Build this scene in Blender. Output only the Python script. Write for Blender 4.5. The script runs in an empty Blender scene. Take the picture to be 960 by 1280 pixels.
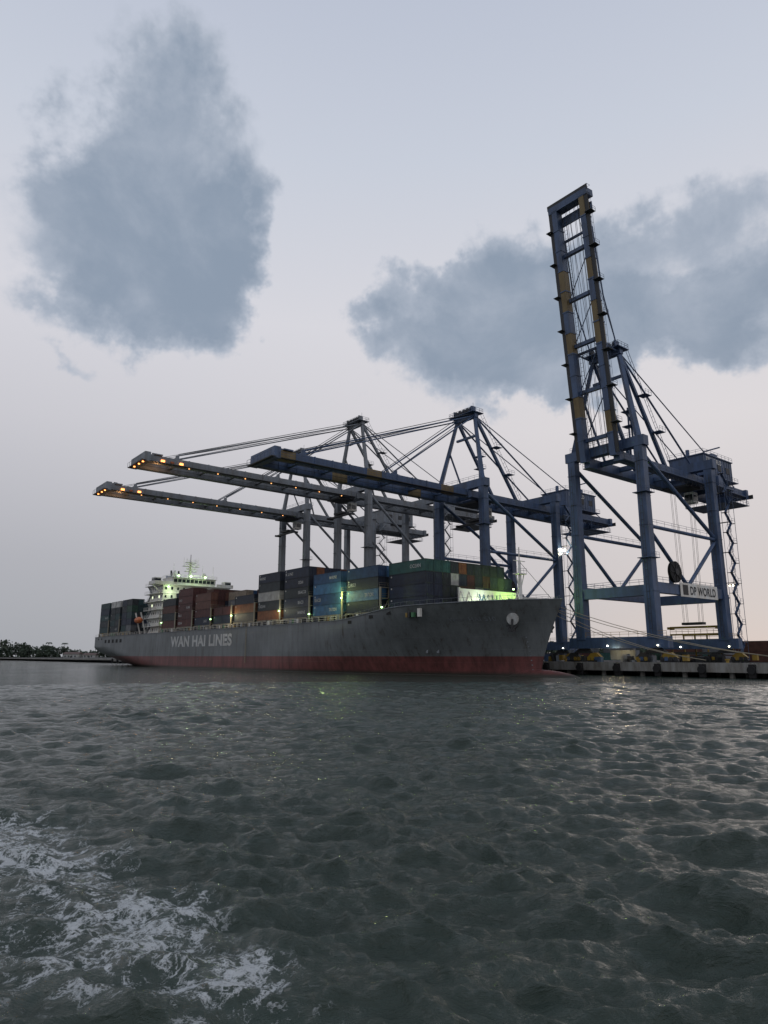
import bpy, math, random
import numpy as np
from mathutils import Vector, Matrix
random.seed(7); rng=np.random.default_rng(5)
S=bpy.context.scene
S.view_settings.view_transform='Standard'; S.view_settings.look='None'; S.view_settings.exposure=0

# ------------------------------------------------------------ materials
def nodes(m):
    m.use_nodes=True; nt=m.node_tree; return nt,nt.nodes,nt.links
def paint(name,col,rough=0.55,dirt=0.35,scale=0.6,metal=0.0,streak=True):
    m=bpy.data.materials.new(name); nt,N,L=nodes(m); b=N['Principled BSDF']
    tc=N.new('ShaderNodeTexCoord'); mp=N.new('ShaderNodeMapping')
    mp.inputs['Scale'].default_value=(1,1,0.25 if streak else 1)
    n=N.new('ShaderNodeTexNoise'); n.inputs['Scale'].default_value=scale; n.inputs['Detail'].default_value=5; n.inputs['Roughness'].default_value=.65
    L.new(tc.outputs['Object'],mp.inputs[0]); L.new(mp.outputs[0],n.inputs['Vector'])
    r=N.new('ShaderNodeValToRGB'); e=r.color_ramp.elements
    e[0].position=.32; e[1].position=.62
    k=1-dirt
    e[0].color=(col[0]*k*1.05,col[1]*k*.95,col[2]*k*.85,1); e[1].color=(*col,1)
    L.new(n.outputs['Fac'],r.inputs[0]); L.new(r.outputs[0],b.inputs['Base Color'])
    b.inputs['Roughness'].default_value=rough; b.inputs['Metallic'].default_value=metal
    return m
def emis(name,col,st):
    m=bpy.data.materials.new(name); nt,N,L=nodes(m); b=N['Principled BSDF']
    b.inputs['Base Color'].default_value=(*col,1); b.inputs['Emission Color'].default_value=(*col,1); b.inputs['Emission Strength'].default_value=st
    return m
M={}
M['blue']=paint('crane_blue_paint',(.06,.105,.205),.5,.45)
M['blue2']=paint('crane_light_blue_paint',(.14,.19,.29),.5,.35)
M['ochre']=paint('crane_ochre_paint',(.19,.14,.06),.6,.4)
M['grey']=paint('crane_grey_paint',(.20,.225,.255),.55,.35)
M['dark']=paint('dark_steel',(.03,.032,.036),.6,.3)
M['black']=paint('black_rubber',(.012,.012,.013),.8,.2)
M['white']=paint('white_paint',(.72,.73,.70),.5,.22)
M['letter']=paint('lettering_paint',(.54,.56,.56),.6,.45,scale=1.2)
M['yellow']=paint('yellow_paint',(.30,.20,.03),.5,.45)
M['red']=paint('red_paint',(.28,.045,.03),.6,.35)
M['orange']=paint('orange_paint',(.5,.13,.03),.5,.25)
M['deck']=paint('deck_paint',(.12,.055,.045),.7,.4)
M['beige']=paint('lashing_paint',(.27,.25,.19),.6,.35)
M['conc']=paint('concrete',(.27,.27,.255),.9,.5,scale=.8)
M['asph']=paint('asphalt',(.06,.06,.058),.9,.4,scale=.3,streak=False)
M['glass']=paint('dark_glass',(.02,.028,.035),.12,.1)
M['rope']=paint('rope',(.35,.32,.24),.9,.2)
M['green']=paint('green_paint',(.06,.2,.09),.6,.3)
M['warm']=emis('lamp_warm',(1,.45,.15),3)
M['warmtip']=emis('lamp_warm_tip',(1,.32,.08),5)
M['lampw']=emis('lamp_white',(1,.9,.65),16)
M['lampg']=emis('lamp_green',(.5,1,.35),12)
M['win']=emis('lit_window',(.9,1,.65),1.5)

def hullmat():
    m=bpy.data.materials.new('hull_paint'); nt,N,L=nodes(m); b=N['Principled BSDF']
    tc=N.new('ShaderNodeTexCoord'); sx=N.new('ShaderNodeSeparateXYZ'); L.new(tc.outputs['Object'],sx.inputs[0])
    st=N.new('ShaderNodeMath'); st.operation='GREATER_THAN'; st.inputs[1].default_value=3.9; L.new(sx.outputs['Z'],st.inputs[0])
    mp=N.new('ShaderNodeMapping'); mp.inputs['Scale'].default_value=(.5,.5,.06); L.new(tc.outputs['Object'],mp.inputs[0])
    n=N.new('ShaderNodeTexNoise'); n.inputs['Scale'].default_value=1.6; n.inputs['Detail'].default_value=7; n.inputs['Roughness'].default_value=.7; L.new(mp.outputs[0],n.inputs[0])
    n2=N.new('ShaderNodeTexNoise'); n2.inputs['Scale'].default_value=.12; n2.inputs['Detail'].default_value=5; L.new(tc.outputs['Object'],n2.inputs[0])
    g=N.new('ShaderNodeValToRGB'); e=g.color_ramp.elements; e[0].position=.3;e[0].color=(.075,.062,.05,1); e[1].position=.43;e[1].color=(.135,.15,.155,1)
    x=e.new(.7); x.color=(.175,.19,.195,1); L.new(n.outputs['Fac'],g.inputs[0])
    r=N.new('ShaderNodeValToRGB'); e=r.color_ramp.elements; e[0].position=.33;e[0].color=(.085,.035,.032,1); e[1].position=.6;e[1].color=(.20,.066,.062,1); L.new(n.outputs['Fac'],r.inputs[0])
    mx=N.new('ShaderNodeMix'); mx.data_type='RGBA'; L.new(st.outputs[0],mx.inputs[0]); L.new(r.outputs[0],mx.inputs[6]); L.new(g.outputs[0],mx.inputs[7])
    mr=N.new('ShaderNodeMapRange'); mr.inputs[1].default_value=.25; mr.inputs[2].default_value=1.0; L.new(sx.outputs['Z'],mr.inputs[0])
    m2=N.new('ShaderNodeMix'); m2.data_type='RGBA'; m2.inputs[6].default_value=(.035,.03,.022,1); L.new(mr.outputs[0],m2.inputs[0]); L.new(mx.outputs[2],m2.inputs[7])
    mr2=N.new('ShaderNodeMapRange'); mr2.inputs[1].default_value=.3; mr2.inputs[2].default_value=.7; mr2.inputs[3].default_value=.75; mr2.inputs[4].default_value=1.12; L.new(n2.outputs['Fac'],mr2.inputs[0])
    m3=N.new('ShaderNodeVectorMath'); m3.operation='SCALE'; L.new(m2.outputs[2],m3.inputs[0]); L.new(mr2.outputs[0],m3.inputs['Scale'])
    L.new(m3.outputs[0],b.inputs['Base Color']); b.inputs['Roughness'].default_value=.5
    br=N.new('ShaderNodeTexBrick'); br.inputs['Scale'].default_value=1; br.inputs['Brick Width'].default_value=9; br.inputs['Row Height'].default_value=2.6; br.inputs['Mortar Size'].default_value=.05; br.inputs['Mortar Smooth'].default_value=1
    cb=N.new('ShaderNodeCombineXYZ'); L.new(sx.outputs['X'],cb.inputs[0]); L.new(sx.outputs['Z'],cb.inputs[1]); L.new(cb.outputs[0],br.inputs[0])
    bp=N.new('ShaderNodeBump'); bp.inputs['Strength'].default_value=.5; bp.inputs['Distance'].default_value=.06; L.new(br.outputs['Fac'],bp.inputs['Height'])
    bp2=N.new('ShaderNodeBump'); bp2.inputs['Strength'].default_value=.5; bp2.inputs['Distance'].default_value=.4; L.new(n2.outputs['Fac'],bp2.inputs['Height']); L.new(bp.outputs[0],bp2.inputs['Normal'])
    L.new(bp2.outputs[0],b.inputs['Normal']); return m
M['hull']=hullmat()
def contmat():
    m=bpy.data.materials.new('container_paint'); nt,N,L=nodes(m); b=N['Principled BSDF']
    at=N.new('ShaderNodeAttribute'); at.attribute_name='Col'
    tc=N.new('ShaderNodeTexCoord')
    n=N.new('ShaderNodeTexNoise'); n.inputs['Scale'].default_value=.9; n.inputs['Detail'].default_value=6; L.new(tc.outputs['Object'],n.inputs[0])
    mr=N.new('ShaderNodeMapRange'); mr.inputs[1].default_value=.3; mr.inputs[2].default_value=.7; mr.inputs[3].default_value=.6; mr.inputs[4].default_value=1.1; L.new(n.outputs['Fac'],mr.inputs[0])
    v=N.new('ShaderNodeVectorMath'); v.operation='SCALE'; L.new(at.outputs['Color'],v.inputs[0]); L.new(mr.outputs[0],v.inputs['Scale'])
    L.new(v.outputs[0],b.inputs['Base Color']); b.inputs['Roughness'].default_value=.6
    w=N.new('ShaderNodeTexWave'); w.bands_direction='DIAGONAL'; w.inputs['Scale'].default_value=2.2
    sx=N.new('ShaderNodeSeparateXYZ'); L.new(tc.outputs['Object'],sx.inputs[0])
    cb=N.new('ShaderNodeCombineXYZ'); L.new(sx.outputs['X'],cb.inputs[0]); L.new(sx.outputs['Y'],cb.inputs[1]); L.new(cb.outputs[0],w.inputs[0])
    bp=N.new('ShaderNodeBump'); bp.inputs['Distance'].default_value=.05; bp.inputs['Strength'].default_value=.8; L.new(w.outputs['Fac'],bp.inputs['Height']); L.new(bp.outputs[0],b.inputs['Normal'])
    return m
M['cont']=contmat()

# ------------------------------------------------------------ mesh builder
class MB:
    def __init__(s): s.v=[];s.f=[];s.m=[];s.mats=[];s.c=[];s.cur=(1,1,1)
    def mi(s,k):
        if k not in s.mats: s.mats.append(k)
        return s.mats.index(k)
    def face(s,idx,k): s.f.append(idx); s.m.append(s.mi(k)); s.c.append(s.cur)
    def hexa(s,p,k):
        b=len(s.v); s.v+= [tuple(q) for q in p]
        for q in ((0,3,2,1),(4,5,6,7),(0,1,5,4),(1,2,6,5),(2,3,7,6),(3,0,4,7)): s.face([b+i for i in q],k)
    def box(s,x0,x1,y0,y1,z0,z1,k):
        s.hexa([(x0,y0,z0),(x1,y0,z0),(x1,y1,z0),(x0,y1,z0),(x0,y0,z1),(x1,y0,z1),(x1,y1,z1),(x0,y1,z1)],k)
    def beam(s,a,b,w,h,k,up=(0,0,1),w2=None,h2=None):
        a=Vector(a);b=Vector(b);d=(b-a)
        if d.length<1e-6:return
        d.normalize(); up=Vector(up)
        if abs(d.dot(up))>.99: up=Vector((1,0,0))
        r=d.cross(up).normalized(); u=r.cross(d)
        w2=w2 or w;h2=h2 or h
        P=[]
        for c,ww,hh in((a,w,h),(b,w2,h2)):
            for sx,sy in((-1,-1),(1,-1),(1,1),(-1,1)): P.append(c+r*sx*ww/2+u*sy*hh/2)
        s.hexa(P,k)
    def tube(s,a,b,r,k,n=8,r2=None,cap=True):
        a=Vector(a);b=Vector(b);d=(b-a).normalized(); up=Vector((0,0,1)) if abs(d.z)<.95 else Vector((1,0,0))
        x=d.cross(up).normalized();y=x.cross(d); r2=r if r2 is None else r2
        o=len(s.v)
        for c,rr in((a,r),(b,r2)):
            for i in range(n):
                t=2*math.pi*i/n; s.v.append(tuple(c+x*math.cos(t)*rr+y*math.sin(t)*rr))
        for i in range(n): j=(i+1)%n; s.face([o+j,o+i,o+n+i,o+n+j],k)
        if cap: s.face([o+i for i in range(n)],k); s.face([o+n+n-1-i for i in range(n)],k)
    def wire(s,a,b,r,k): s.tube(a,b,r,k,n=4,cap=False)
    def sag(s,a,b,r,k,sg,n=8):
        a=Vector(a);b=Vector(b);p=a
        for i in range(1,n+1):
            t=i/n; q=a.lerp(b,t)-Vector((0,0,sg*4*t*(1-t))); s.wire(p,q,r,k); p=q
    def rail(s,a,b,k,h=1.1,step=2.2,r=.035):
        a=Vector(a);b=Vector(b);n=max(1,int((b-a).length/step))
        for i in range(n+1):
            p=a.lerp(b,i/n); s.wire(p,p+Vector((0,0,h)),r,k)
        for hh in (h,h*.55): s.wire(a+Vector((0,0,hh)),b+Vector((0,0,hh)),r,k)
    def obj(s,name,parent=None,smooth=False,col=False):
        me=bpy.data.meshes.new(name); me.from_pydata(s.v,[],s.f)
        for k in s.mats: me.materials.append(M[k])
        me.polygons.foreach_set('material_index',s.m)
        if smooth: me.polygons.foreach_set('use_smooth',[True]*len(s.f))
        if col:
            ca=me.color_attributes.new('Col','FLOAT_COLOR','CORNER'); arr=[]
            for f,c in zip(s.f,s.c): arr+= [c[0],c[1],c[2],1]*len(f)
            ca.data.foreach_set('color',arr)
        me.update(); o=bpy.data.objects.new(name,me); S.collection.objects.link(o)
        if parent: o.parent=parent
        return o
B=Vector((32,137,0)); ANG=math.atan2(-.78,.626)
RM=Matrix.Rotation(ANG,4,'Z')
def empty(name,loc=(0,0,0)):
    e=bpy.data.objects.new(name,None); S.collection.objects.link(e)
    e.location=B+(RM@Vector(loc)); e.rotation_euler=(0,0,ANG); return e
def plight(name,loc,parent,col,power,r=.3):
    l=bpy.data.lights.new(name,'POINT'); l.energy=power; l.color=col; l.shadow_soft_size=r
    o=bpy.data.objects.new(name,l); S.collection.objects.link(o); o.parent=parent; o.location=loc; return o
def textmesh(body,size=1,spacing=1.0,off=.012):
    cu=bpy.data.curves.new('t','FONT'); cu.body=body; cu.size=size; cu.space_character=spacing; cu.offset=size*off
    o=bpy.data.objects.new('t',cu); S.collection.objects.link(o)
    bpy.context.view_layer.update()
    me=bpy.data.meshes.new_from_object(o.evaluated_get(bpy.context.evaluated_depsgraph_get()))
    V=[tuple(v.co) for v in me.vertices]; F=[list(p.vertices) for p in me.polygons]
    bpy.data.objects.remove(o); return V,F
def addtext(mb,body,size,spacing,fn,k,width=None,off=.012):
    V,F=textmesh(body,size,spacing,off); mx=max(v[0] for v in V); sc=(width/mx) if width else 1
    o=len(mb.v)
    for v in V: mb.v.append(fn(v[0]*sc,v[1]))
    for f in F: mb.face([o+i for i in f],k)

# ------------------------------------------------------------ CONTAINER SHIP
ship=empty('container_ship')
LS=-245.
def ztop(x):
    s=-x
    if s>52: return 12.2
    if s>24: 
        t=(52-s)/28; t=t*t*(3-2*t); return 12.2+2.2*t
    return 14.4+ .4*(1-max(s,0)/24)
def xstem(z):
    return -1.5 if z<=1 else -1.5+5.8*(min(z-1,14)/13.5)**1.25
def xstern(z): return LS if z>=5.5 else LS+(5.5-z)*3.6
def sm(t): t=min(max(t,0),1); return t*t*(3-2*t)
def hb(x,z):
    zz=min(max(z,0),14.5)/14.5
    Le=78-40*zz; p=1.7+.8*zz
    d=max(xstem(z)-x,0); a=16*(1-(1-min(d/Le,1))**p)
    ds=max(x-xstern(z),0); zt=min(max((z+1.5)/9,0),1); hT=14.6*zt**.8; Lr=70-45*zt
    b=hT+(16-hT)*sm(ds/Lr)**.7 if hT<16 else 16
    return max(min(a,b),0.02)
mb=MB()
qs=[0,.0015,.004,.008,.013,.02,.03,.042,.056,.072,.09,.11,.135,.165,.2,.25]+[.25+.05*i for i in range(1,12)]+[.83,.86,.89,.92,.945,.965,.98,.99,1]
NZ=22
idx={}
for sd in(-1,1):
    for i,q in enumerate(qs):
        xn=4+q*(LS-4); zt=ztop(xn)
        for j in range(NZ+1):
            z=-1.5+(zt+1.5)*j/NZ; x=xstem(z)+q*(xstern(z)-xstem(z))
            idx[sd,i,j]=len(mb.v); mb.v.append((x,sd*hb(x,z),z))
for sd in(-1,1):
    for i in range(len(qs)-1):
        for j in range(NZ):
            q=[idx[sd,i,j],idx[sd,i+1,j],idx[sd,i+1,j+1],idx[sd,i,j+1]]
            mb.face(q if sd==1 else q[::-1],'hull')
n=len(qs)-1
for j in range(NZ): mb.face([idx[-1,n,j],idx[1,n,j],idx[1,n,j+1],idx[-1,n,j+1]][::-1],'hull')
for j in range(NZ): mb.face([idx[-1,0,j],idx[1,0,j],idx[1,0,j+1],idx[-1,0,j+1]],'hull')
mb.obj('hull',ship,smooth=True)
mb=MB(); prev=None
for i,q in enumerate(qs):
    x=xstem(14)-.4+q*(LS+.3-xstem(14)); zt=ztop(x)-(1.1 if -x<60 else .25); h=hb(x,zt)-.15
    h=max(h,.05)
    cur=(len(mb.v),len(mb.v)+1,len(mb.v)+2,len(mb.v)+3); mb.v+=[(x,-h,zt),(x,h,zt),(x,-max(hb(x,ztop(x))-.12,.03),ztop(x)),(x,max(hb(x,ztop(x))-.12,.03),ztop(x))]
    if prev:
        mb.face([prev[0],cur[0],cur[1],prev[1]],'deck'); mb.face([prev[0],prev[2],cur[2],cur[0]],'deck'); mb.face([prev[1],cur[1],cur[3],prev[3]],'deck')
    prev=cur
for sd in(-1,1):
    pp=None
    for q in np.linspace(0,1,90):
        x=xstem(14.4)+q*(LS-xstem(14.4)); z=ztop(x); p=Vector((x,sd*(hb(x,z)+.02),z+.06))
        if pp is not None: mb.beam(pp,p,.3,.16,'grey')
        pp=p
mb.obj('main_deck',ship)
mb=MB(); nb=14
for i in range(nb+1):
    a=math.pi*i/nb
    for j in range(16):
        b=2*math.pi*j/16
        mb.v.append((-5+13.2*math.cos(a),2.6*math.sin(a)**.8*math.cos(b) if 0<i<nb else 0,-1.15+2.6*(math.sin(a)**.8 if 0<i<nb else 0)*math.sin(b)))
for i in range(nb):
    for j in range(16):
        k=(j+1)%16; mb.face([i*16+j,i*16+k,(i+1)*16+k,(i+1)*16+j],'hull')
mb.obj('bulbous_bow',ship,smooth=True)
mb=MB()
addtext(mb,'WAN HAI LINES',4.7,1.06,lambda a,b:(-151+a,-(hb(-151+a,7.2+b)+.05),7.2+b),'letter',width=47,off=.04)
def bn(a,b):
    x=-16+a; z=10.9+b; return (x,-(hb(x,z)+.06),z)
addtext(mb,'WAN HAI 510',1.15,1.1,bn,'grey',width=9)
for k in range(9):
    z=1.2+k*.9
    for X in(-3.2,-128.,-222.):
        if z<8: x=X; mb.box(x,x+.3,-(hb(x,z)+.08),-(hb(x,z)+.02),z,z+.22,'grey')
for X in(-22,-24.6): mb.box(X,X+.7,-(hb(X+.4,5)+.1),-(hb(X+.4,5)+.03),4.6,5.3,'grey')
for X in(-30,-36,-44,-232,-238): mb.box(X-.7,X+.7,-(hb(X,ztop(X)-1)+.06),-(hb(X,ztop(X)-1)+.01),ztop(X)-1.3,ztop(X)-.6,'black')
for X in(-205,-210,-215,-220,-225): mb.box(X-1.2,X+1.2,-(hb(X,10)+.06),-(hb(X,10)+.01),9.4,10.8,'black')
for o in(-.25,.25): mb.wire((-95+o,-16.12,12.2),(-95+o,-16.12,2),.04,'rope')
for z in np.arange(2,12,.5): mb.wire((-95.25,-16.12,z),(-94.75,-16.12,z),.04,'rope')
mb.obj('hull_lettering',ship)
mb=MB()
for sd in(-1,1):
    x=-4.2;z=11.2;y=hb(x,z)
    mb.tube((x-.6,sd*(y-1.2),z+.5),(x+.5,sd*(y+.65),z-.1),1.1,'letter',16,1.2)
    mb.tube((x+.5,sd*(y+.7),z-.1),(x+.55,sd*(y+.95),z-2.2),.22,'dark')
    mb.beam((x-.7,sd*(y+.8),z-1.3),(x+.55,sd*(y+.95),z-2.4),.4,.4,'dark'); mb.beam((x+1.8,sd*(y+.8),z-1.3),(x+.55,sd*(y+.95),z-2.4),.4,.4,'dark')
    mb.beam((x-.2,sd*(y+.9),z-2.3),(x+1.3,sd*(y+.9),z-2.3),.5,.5,'dark')
mb.obj('anchor',ship)
mb=MB()
for X,Y in((-6,-2.5),(-6,2.5)):
    mb.tube((X,Y-1.2,14.6),(X,Y+1.2,14.6),.8,'green',12); mb.box(X-1,X+1,Y-.9,Y+.9,13.4,14.2,'green')
for X in(-3,-9,-12,-15):
    for sd in(-1,1):
        y=sd*(hb(X,13.5)-1.3)
        for o in(0,.9): mb.tube((X+o,y,13.4),(X+o,y,14.5),.25,'black',8)
mb.box(-17.6,-17.3,-6.2,12,13.4,18.2,'white')
for k in range(8): mb.beam((-17.3,-6+k*2.5,17.6),(-15.6,-6+k*2.5,13.4),.12,.25,'white')
mb.box(-17.65,-17.25,-6.6,-6.2,13.4,18.4,'white')
addtext(mb,'W H',3.0,1,lambda a,b:(-17.27,-.5+a,15.1+b),'blue',off=.03)
mb.tube((-6,0,13.4),(-6,0,23.5),.45,'white',10,.28); mb.tube((-6,0,23.5),(-6,0,26.3),.12,'white')
mb.box(-6.7,-5.3,-1.4,1.4,20.6,20.8,'white'); mb.rail((-5.3,-1.4,20.8),(-5.3,1.4,20.8),'white',1,.7,.05)
mb.beam((-6,-1.8,23.4),(-6,1.8,23.4),.15,.15,'white'); mb.beam((-6,0,17),(-6,-1.3,20.6),.15,.15,'white'); mb.beam((-6,0,17),(-6,1.3,20.6),.15,.15,'white')
mb.box(-6.2,-5.8,-.3,.3,19,19.6,'dark'); mb.wire((-6,0,23.3),(2,0,14.8),.05,'dark'); mb.beam((-8,0,13.4),(-6.1,0,19),.2,.2,'white')
for sd in(-1,1):
    pp=None
    for X in np.arange(2.5,-50,-1.8):
        p=Vector((X,sd*(hb(X,ztop(X))-.3),ztop(X)+.05)); 
        mb.wire(p,p+Vector((0,0,.9)),.03,'grey')
        if pp is not None: mb.wire(pp+Vector((0,0,.9)),p+Vector((0,0,.9)),.03,'grey')
        pp=p
    mb.rail((-50,sd*15.7,12.2),(-243,sd*15.3,12.2),'white',1.1,2.6,.04)
mb.obj('forecastle_gear',ship)

bays=[]
x=-20.
while x>-160: bays.append(x); x-=14.6
aft=[-197.,-211.6,-226.2]
mb=MB()
for bx in bays+aft:
    w=min(hb(bx,13)-2.2,hb(bx-12.2,13)-2.2,14)
    w=max(w,6)
    mb.box(bx-12.6,bx+.4,-w,w,11.6,13.7,'dark')
    wo=min(hb(bx,13)-.9,15.2)
    for t in np.arange(0,12.3,3.05):
        for sd in(-1,1): mb.box(bx-t-.18,bx-t+.18,sd*wo-.2,sd*wo+.2,12,13.75,'beige')
    mb.box(bx-12.4,bx+.1,-wo-.1,-wo+.25,13.5,13.8,'beige'); mb.box(bx-12.4,bx+.1,wo-.25,wo+.1,13.5,13.8,'beige')
    lx=bx-13.4; wl=min(hb(lx,13)-.6,15.6)
    for y in np.linspace(-wl,wl,13): mb.box(lx-.3,lx+.3,y-.12,y+.12,12,19.2,'beige')
    for z in(14.2,16.6,19.): mb.box(lx-.45,lx+.45,-wl,wl,z,z+.15,'beige')
    for z in(16.75,19.15): mb.rail((lx-.4,-wl,z),(lx-.4,wl,z),'beige',1.05,2.4,.035)
    mb.beam((lx,-wl,12.2),(lx,-wl+2.4,16.6),.15,.15,'beige')
    for k in range(4):
        X=bx-random.uniform(0,12); mb.box(X-.4,X+.4,-15.3,-14.7,12,12.9+random.random(),random.choice(['white','beige','grey','green','yellow','dark']))
mb.obj('hatch_coamings_and_lashing_bridges',ship)

navy=(.013,.022,.045);blue=(.018,.06,.14);sky_=(.04,.13,.26);maroon=(.075,.02,.017);brown=(.10,.038,.025);teal=(.022,.10,.09);grey_=(.14,.15,.16);white_=(.42,.42,.40);dk=(.02,.028,.034);dteal=(.014,.045,.05);beige_=(.22,.18,.13);orange_=(.2,.07,.025);green_=(.02,.07,.045)
def container(mb,x0,y0,z0,L,c,H=2.59):
    W=2.44; e=.12
    mb.cur=c; mb.box(x0-L+.06,x0-.06,y0+.05,y0+W-.05,z0+.05,z0+H-.05,'cont')
    mb.cur=tuple(v*.8 for v in c)
    for X in(x0-L,x0-e):
        for Y in(y0,y0+W-e): mb.box(X,X+e,Y,Y+e,z0,z0+H,'cont')
        for Z in(z0,z0+H-e): mb.box(X+.001,X+e-.001,y0+e,y0+W-e,Z,Z+e-.001,'cont')
    for Y in(y0+.001,y0+W-e):
        for Z in(z0+.001,z0+H-e): mb.box(x0-L+e,x0-e,Y,Y+e-.002,Z,Z+e-.002,'cont')
    mb.cur=tuple(.04+v*1.2 for v in c)
    for q in(.5,.95,1.5,1.95): mb.box(x0-.055,x0-.01,y0+q-.025,y0+q+.025,z0+.15,z0+H-.15,'cont')
logos=MB()
logot={}
def logo(txt,x,y,z,w,k):
    if txt not in logot: logot[txt]=textmesh(txt,1.1,1)
    V,F=logot[txt]; mx=max(v[0] for v in V); o=len(logos.v)
    for v in V: logos.v.append((x+v[0]*w/mx,y,z+v[1]))
    for f in F: logos.face([o+i for i in f],k)
spec={
0:(4,[navy,navy,dk,maroon,dk,maroon],4),
1:(4,[blue,navy,sky_,dk],4),
2:(4,[blue,blue,sky_,navy],4),
3:(5,[navy,navy,dk,navy],5),
4:(5,[navy,dk,navy,dk],5),
5:(4,[navy,dk,maroon,brown],3),
6:(4,[navy,maroon,beige_,grey_,blue],2),
7:(4,[maroon,navy,maroon,brown],4),
8:(5,[maroon,brown,maroon],5),
9:(5,[maroon,navy,dk,white_,brown],4),
}
allb=bays+aft
mb=MB()
for bi,bx in enumerate(allb):
    T,pal,near=spec.get(bi,(5,[dk,dteal],5))
    if bx in aft: T,pal,near=5,[dk,dteal,dk,navy],5
    w=min(hb(bx-1,13.5),15.9)
    rows=int((2*w)//2.5); y0=-rows*2.5/2
    for r in range(rows):
        t=T if r>1 else near
        if random.random()<.18 and r>0: t-=1
        if bi==0 and r in(0,1,2): t=4
        if bi==0 and r in(4,5,6): t=4
        c40=random.random()<.65
        for k in range(t):
            c=random.choice(pal)
            if random.random()<.10: c=random.choice([maroon,grey_,teal,brown,white_,orange_,green_])
            if bi==0 and r==3 and k==2: c=white_
            if bi==0 and r<3: c=teal if k==3 else (navy if r<2 else dk); c40=True
            if bi==2 and r==0: c=[sky_,blue,sky_,blue,navy][k]; c40=True
            if bi==1 and r==0: c=[navy,sky_,navy,blue,navy][k]
            v=random.uniform(.8,1.2); c=tuple(q*v for q in c)
            z=13.85+k*2.63; Y=y0+r*2.5
            if bi in(6,) and r<2: c40=False
            if c40: container(mb,bx,Y,z,12.19,c)
            else:
                container(mb,bx,Y,z,6.06,c); c2=random.choice(pal) if random.random()<.6 else c
                container(mb,bx-6.12,Y,z,6.06,c2)
            if r==0 and c[0]<.2 and random.random()<(.7 if bi in(1,2,3,4,8) else .3):
                lt=random.choice(['K LINE','SEACO','CARGO','MARINE','OCEAN','TRITON'])
                logo(lt,bx-(12 if c40 else 5.7)+ (7 if c40 and random.random()<.5 else .4),Y-.01,z+.9,random.uniform(2.4,4),'letter')
            if r==0 and random.random()<.8: logos.box(bx-12+.5,bx-12+.9,Y-.02,Y-.005,z+1.9,z+2.25,'letter')
mb.obj('container_stacks',ship,col=True)
logos.obj('container_logos',ship)

mb=MB(); X0=-171.;X1=-185.
for d in range(6):
    z=12+d*3.15; mb.box(X1,X0,-12.5,12.5,z,z+3.0,'white'); mb.box(X1-1,X0+.6,-14.3,14.3,z+3.0,z+3.15,'white')
    mb.rail((X0+.5,-14.2,z+3.15),(X1-.9,-14.2,z+3.15),'white',1.05,1.6,.04); 
    for Y in np.arange(-11.4,11.5,2.4):
        mb.box(X0,X0+.03,Y-.4,Y+.4,z+1.3,z+2.3,'win' if random.random()<.12 else 'glass')
    for X in np.arange(X1+1.2,X0-.5,2.3):
        mb.box(X-.4,X+.4,-12.53,-12.5,z+1.3,z+2.3,'win' if random.random()<.2 else 'glass'); mb.box(X-.4,X+.4,12.5,12.53,z+1.3,z+2.3,'glass')
    a=(X1+1,-13.4,z+.05); b=(X1+5,-13.4,z+3.1)
    if d%2: a,b=(X1+5,-13.4,z+.05),(X1+1,-13.4,z+3.1)
    mb.beam(a,b,.8,.12,'grey'); mb.wire(Vector(a)+Vector((0,-.4,1)),Vector(b)+Vector((0,-.4,1)),.05,'white')
zb=12+6*3.15
mb.box(X1+4,X0-.2,-9,9,zb,zb+3,'white'); mb.box(X0-5.5,X0+1,-16.2,16.2,zb,zb+.2,'white')
mb.box(X0-.2,X0-.1,-8.6,8.6,zb+1.3,zb+2.5,'glass')
for Y in np.arange(-8.6,8.7,1.7): mb.box(X0-.12,X0-.02,Y-.1,Y+.1,zb+1.2,zb+2.6,'white')
for sd in(-1,1):
    mb.box(X0+.85,X0+.98,min(sd*9,sd*16.2),max(sd*9,sd*16.2),zb+.2,zb+1.3,'white'); mb.box(X0-5.4,X0+.9,sd*16.2-.07,sd*16.2+.07,zb+.2,zb+1.3,'white')
    mb.box(X0-3.6,X0-.6,min(sd*13.2,sd*15.9),max(sd*13.2,sd*15.9),zb+.2,zb+2.7,'white'); mb.box(X0-3.4,X0-.57,min(sd*13.4,sd*15.93),max(sd*13.4,sd*15.93),zb+1.4,zb+2.3,'glass')
    mb.beam((X0-2,sd*12.5,zb-3.2),(X0-2,sd*16,zb),.4,.4,'white')
mb.box(X1+3.6,X0+.3,-9.4,9.4,zb+3,zb+3.2,'white'); mb.rail((X0+.2,-9.3,zb+3.2),(X0+.2,9.3,zb+3.2),'white',1.1,1.3,.05); mb.rail((X0+.2,-9.3,zb+3.2),(X1+3.7,-9.3,zb+3.2),'white',1.1,1.3,.05)
zr=zb+3.2
mb.beam((X0-5,0,zr),(X0-5,0,zr+7.5),1.1,1.1,'white',w2=.5,h2=.5); mb.tube((X0-5,0,zr+7.5),(X0-5,0,zr+10),.12,'dark')
for z,w in((3,2.4),(5,3.3),(6.6,2.2)):
    mb.box(X0-5.6,X0-3.6,-w,w,zr+z,zr+z+.15,'white'); mb.rail((X0-3.6,-w,zr+z+.15),(X0-3.6,w,zr+z+.15),'white',.9,.8,.04)
mb.box(X0-4.2,X0-3.8,-1.9,1.9,zr+3.9,zr+4.3,'white'); mb.box(X0-4.2,X0-3.8,-1.4,1.4,zr+5.7,zr+6.05,'white')
for Y in(-3,3,-1.8,2): mb.wire((X0-4.5,Y,zr+5),(X0-4.5,Y,zr+8.5),.06,'white')
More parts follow.
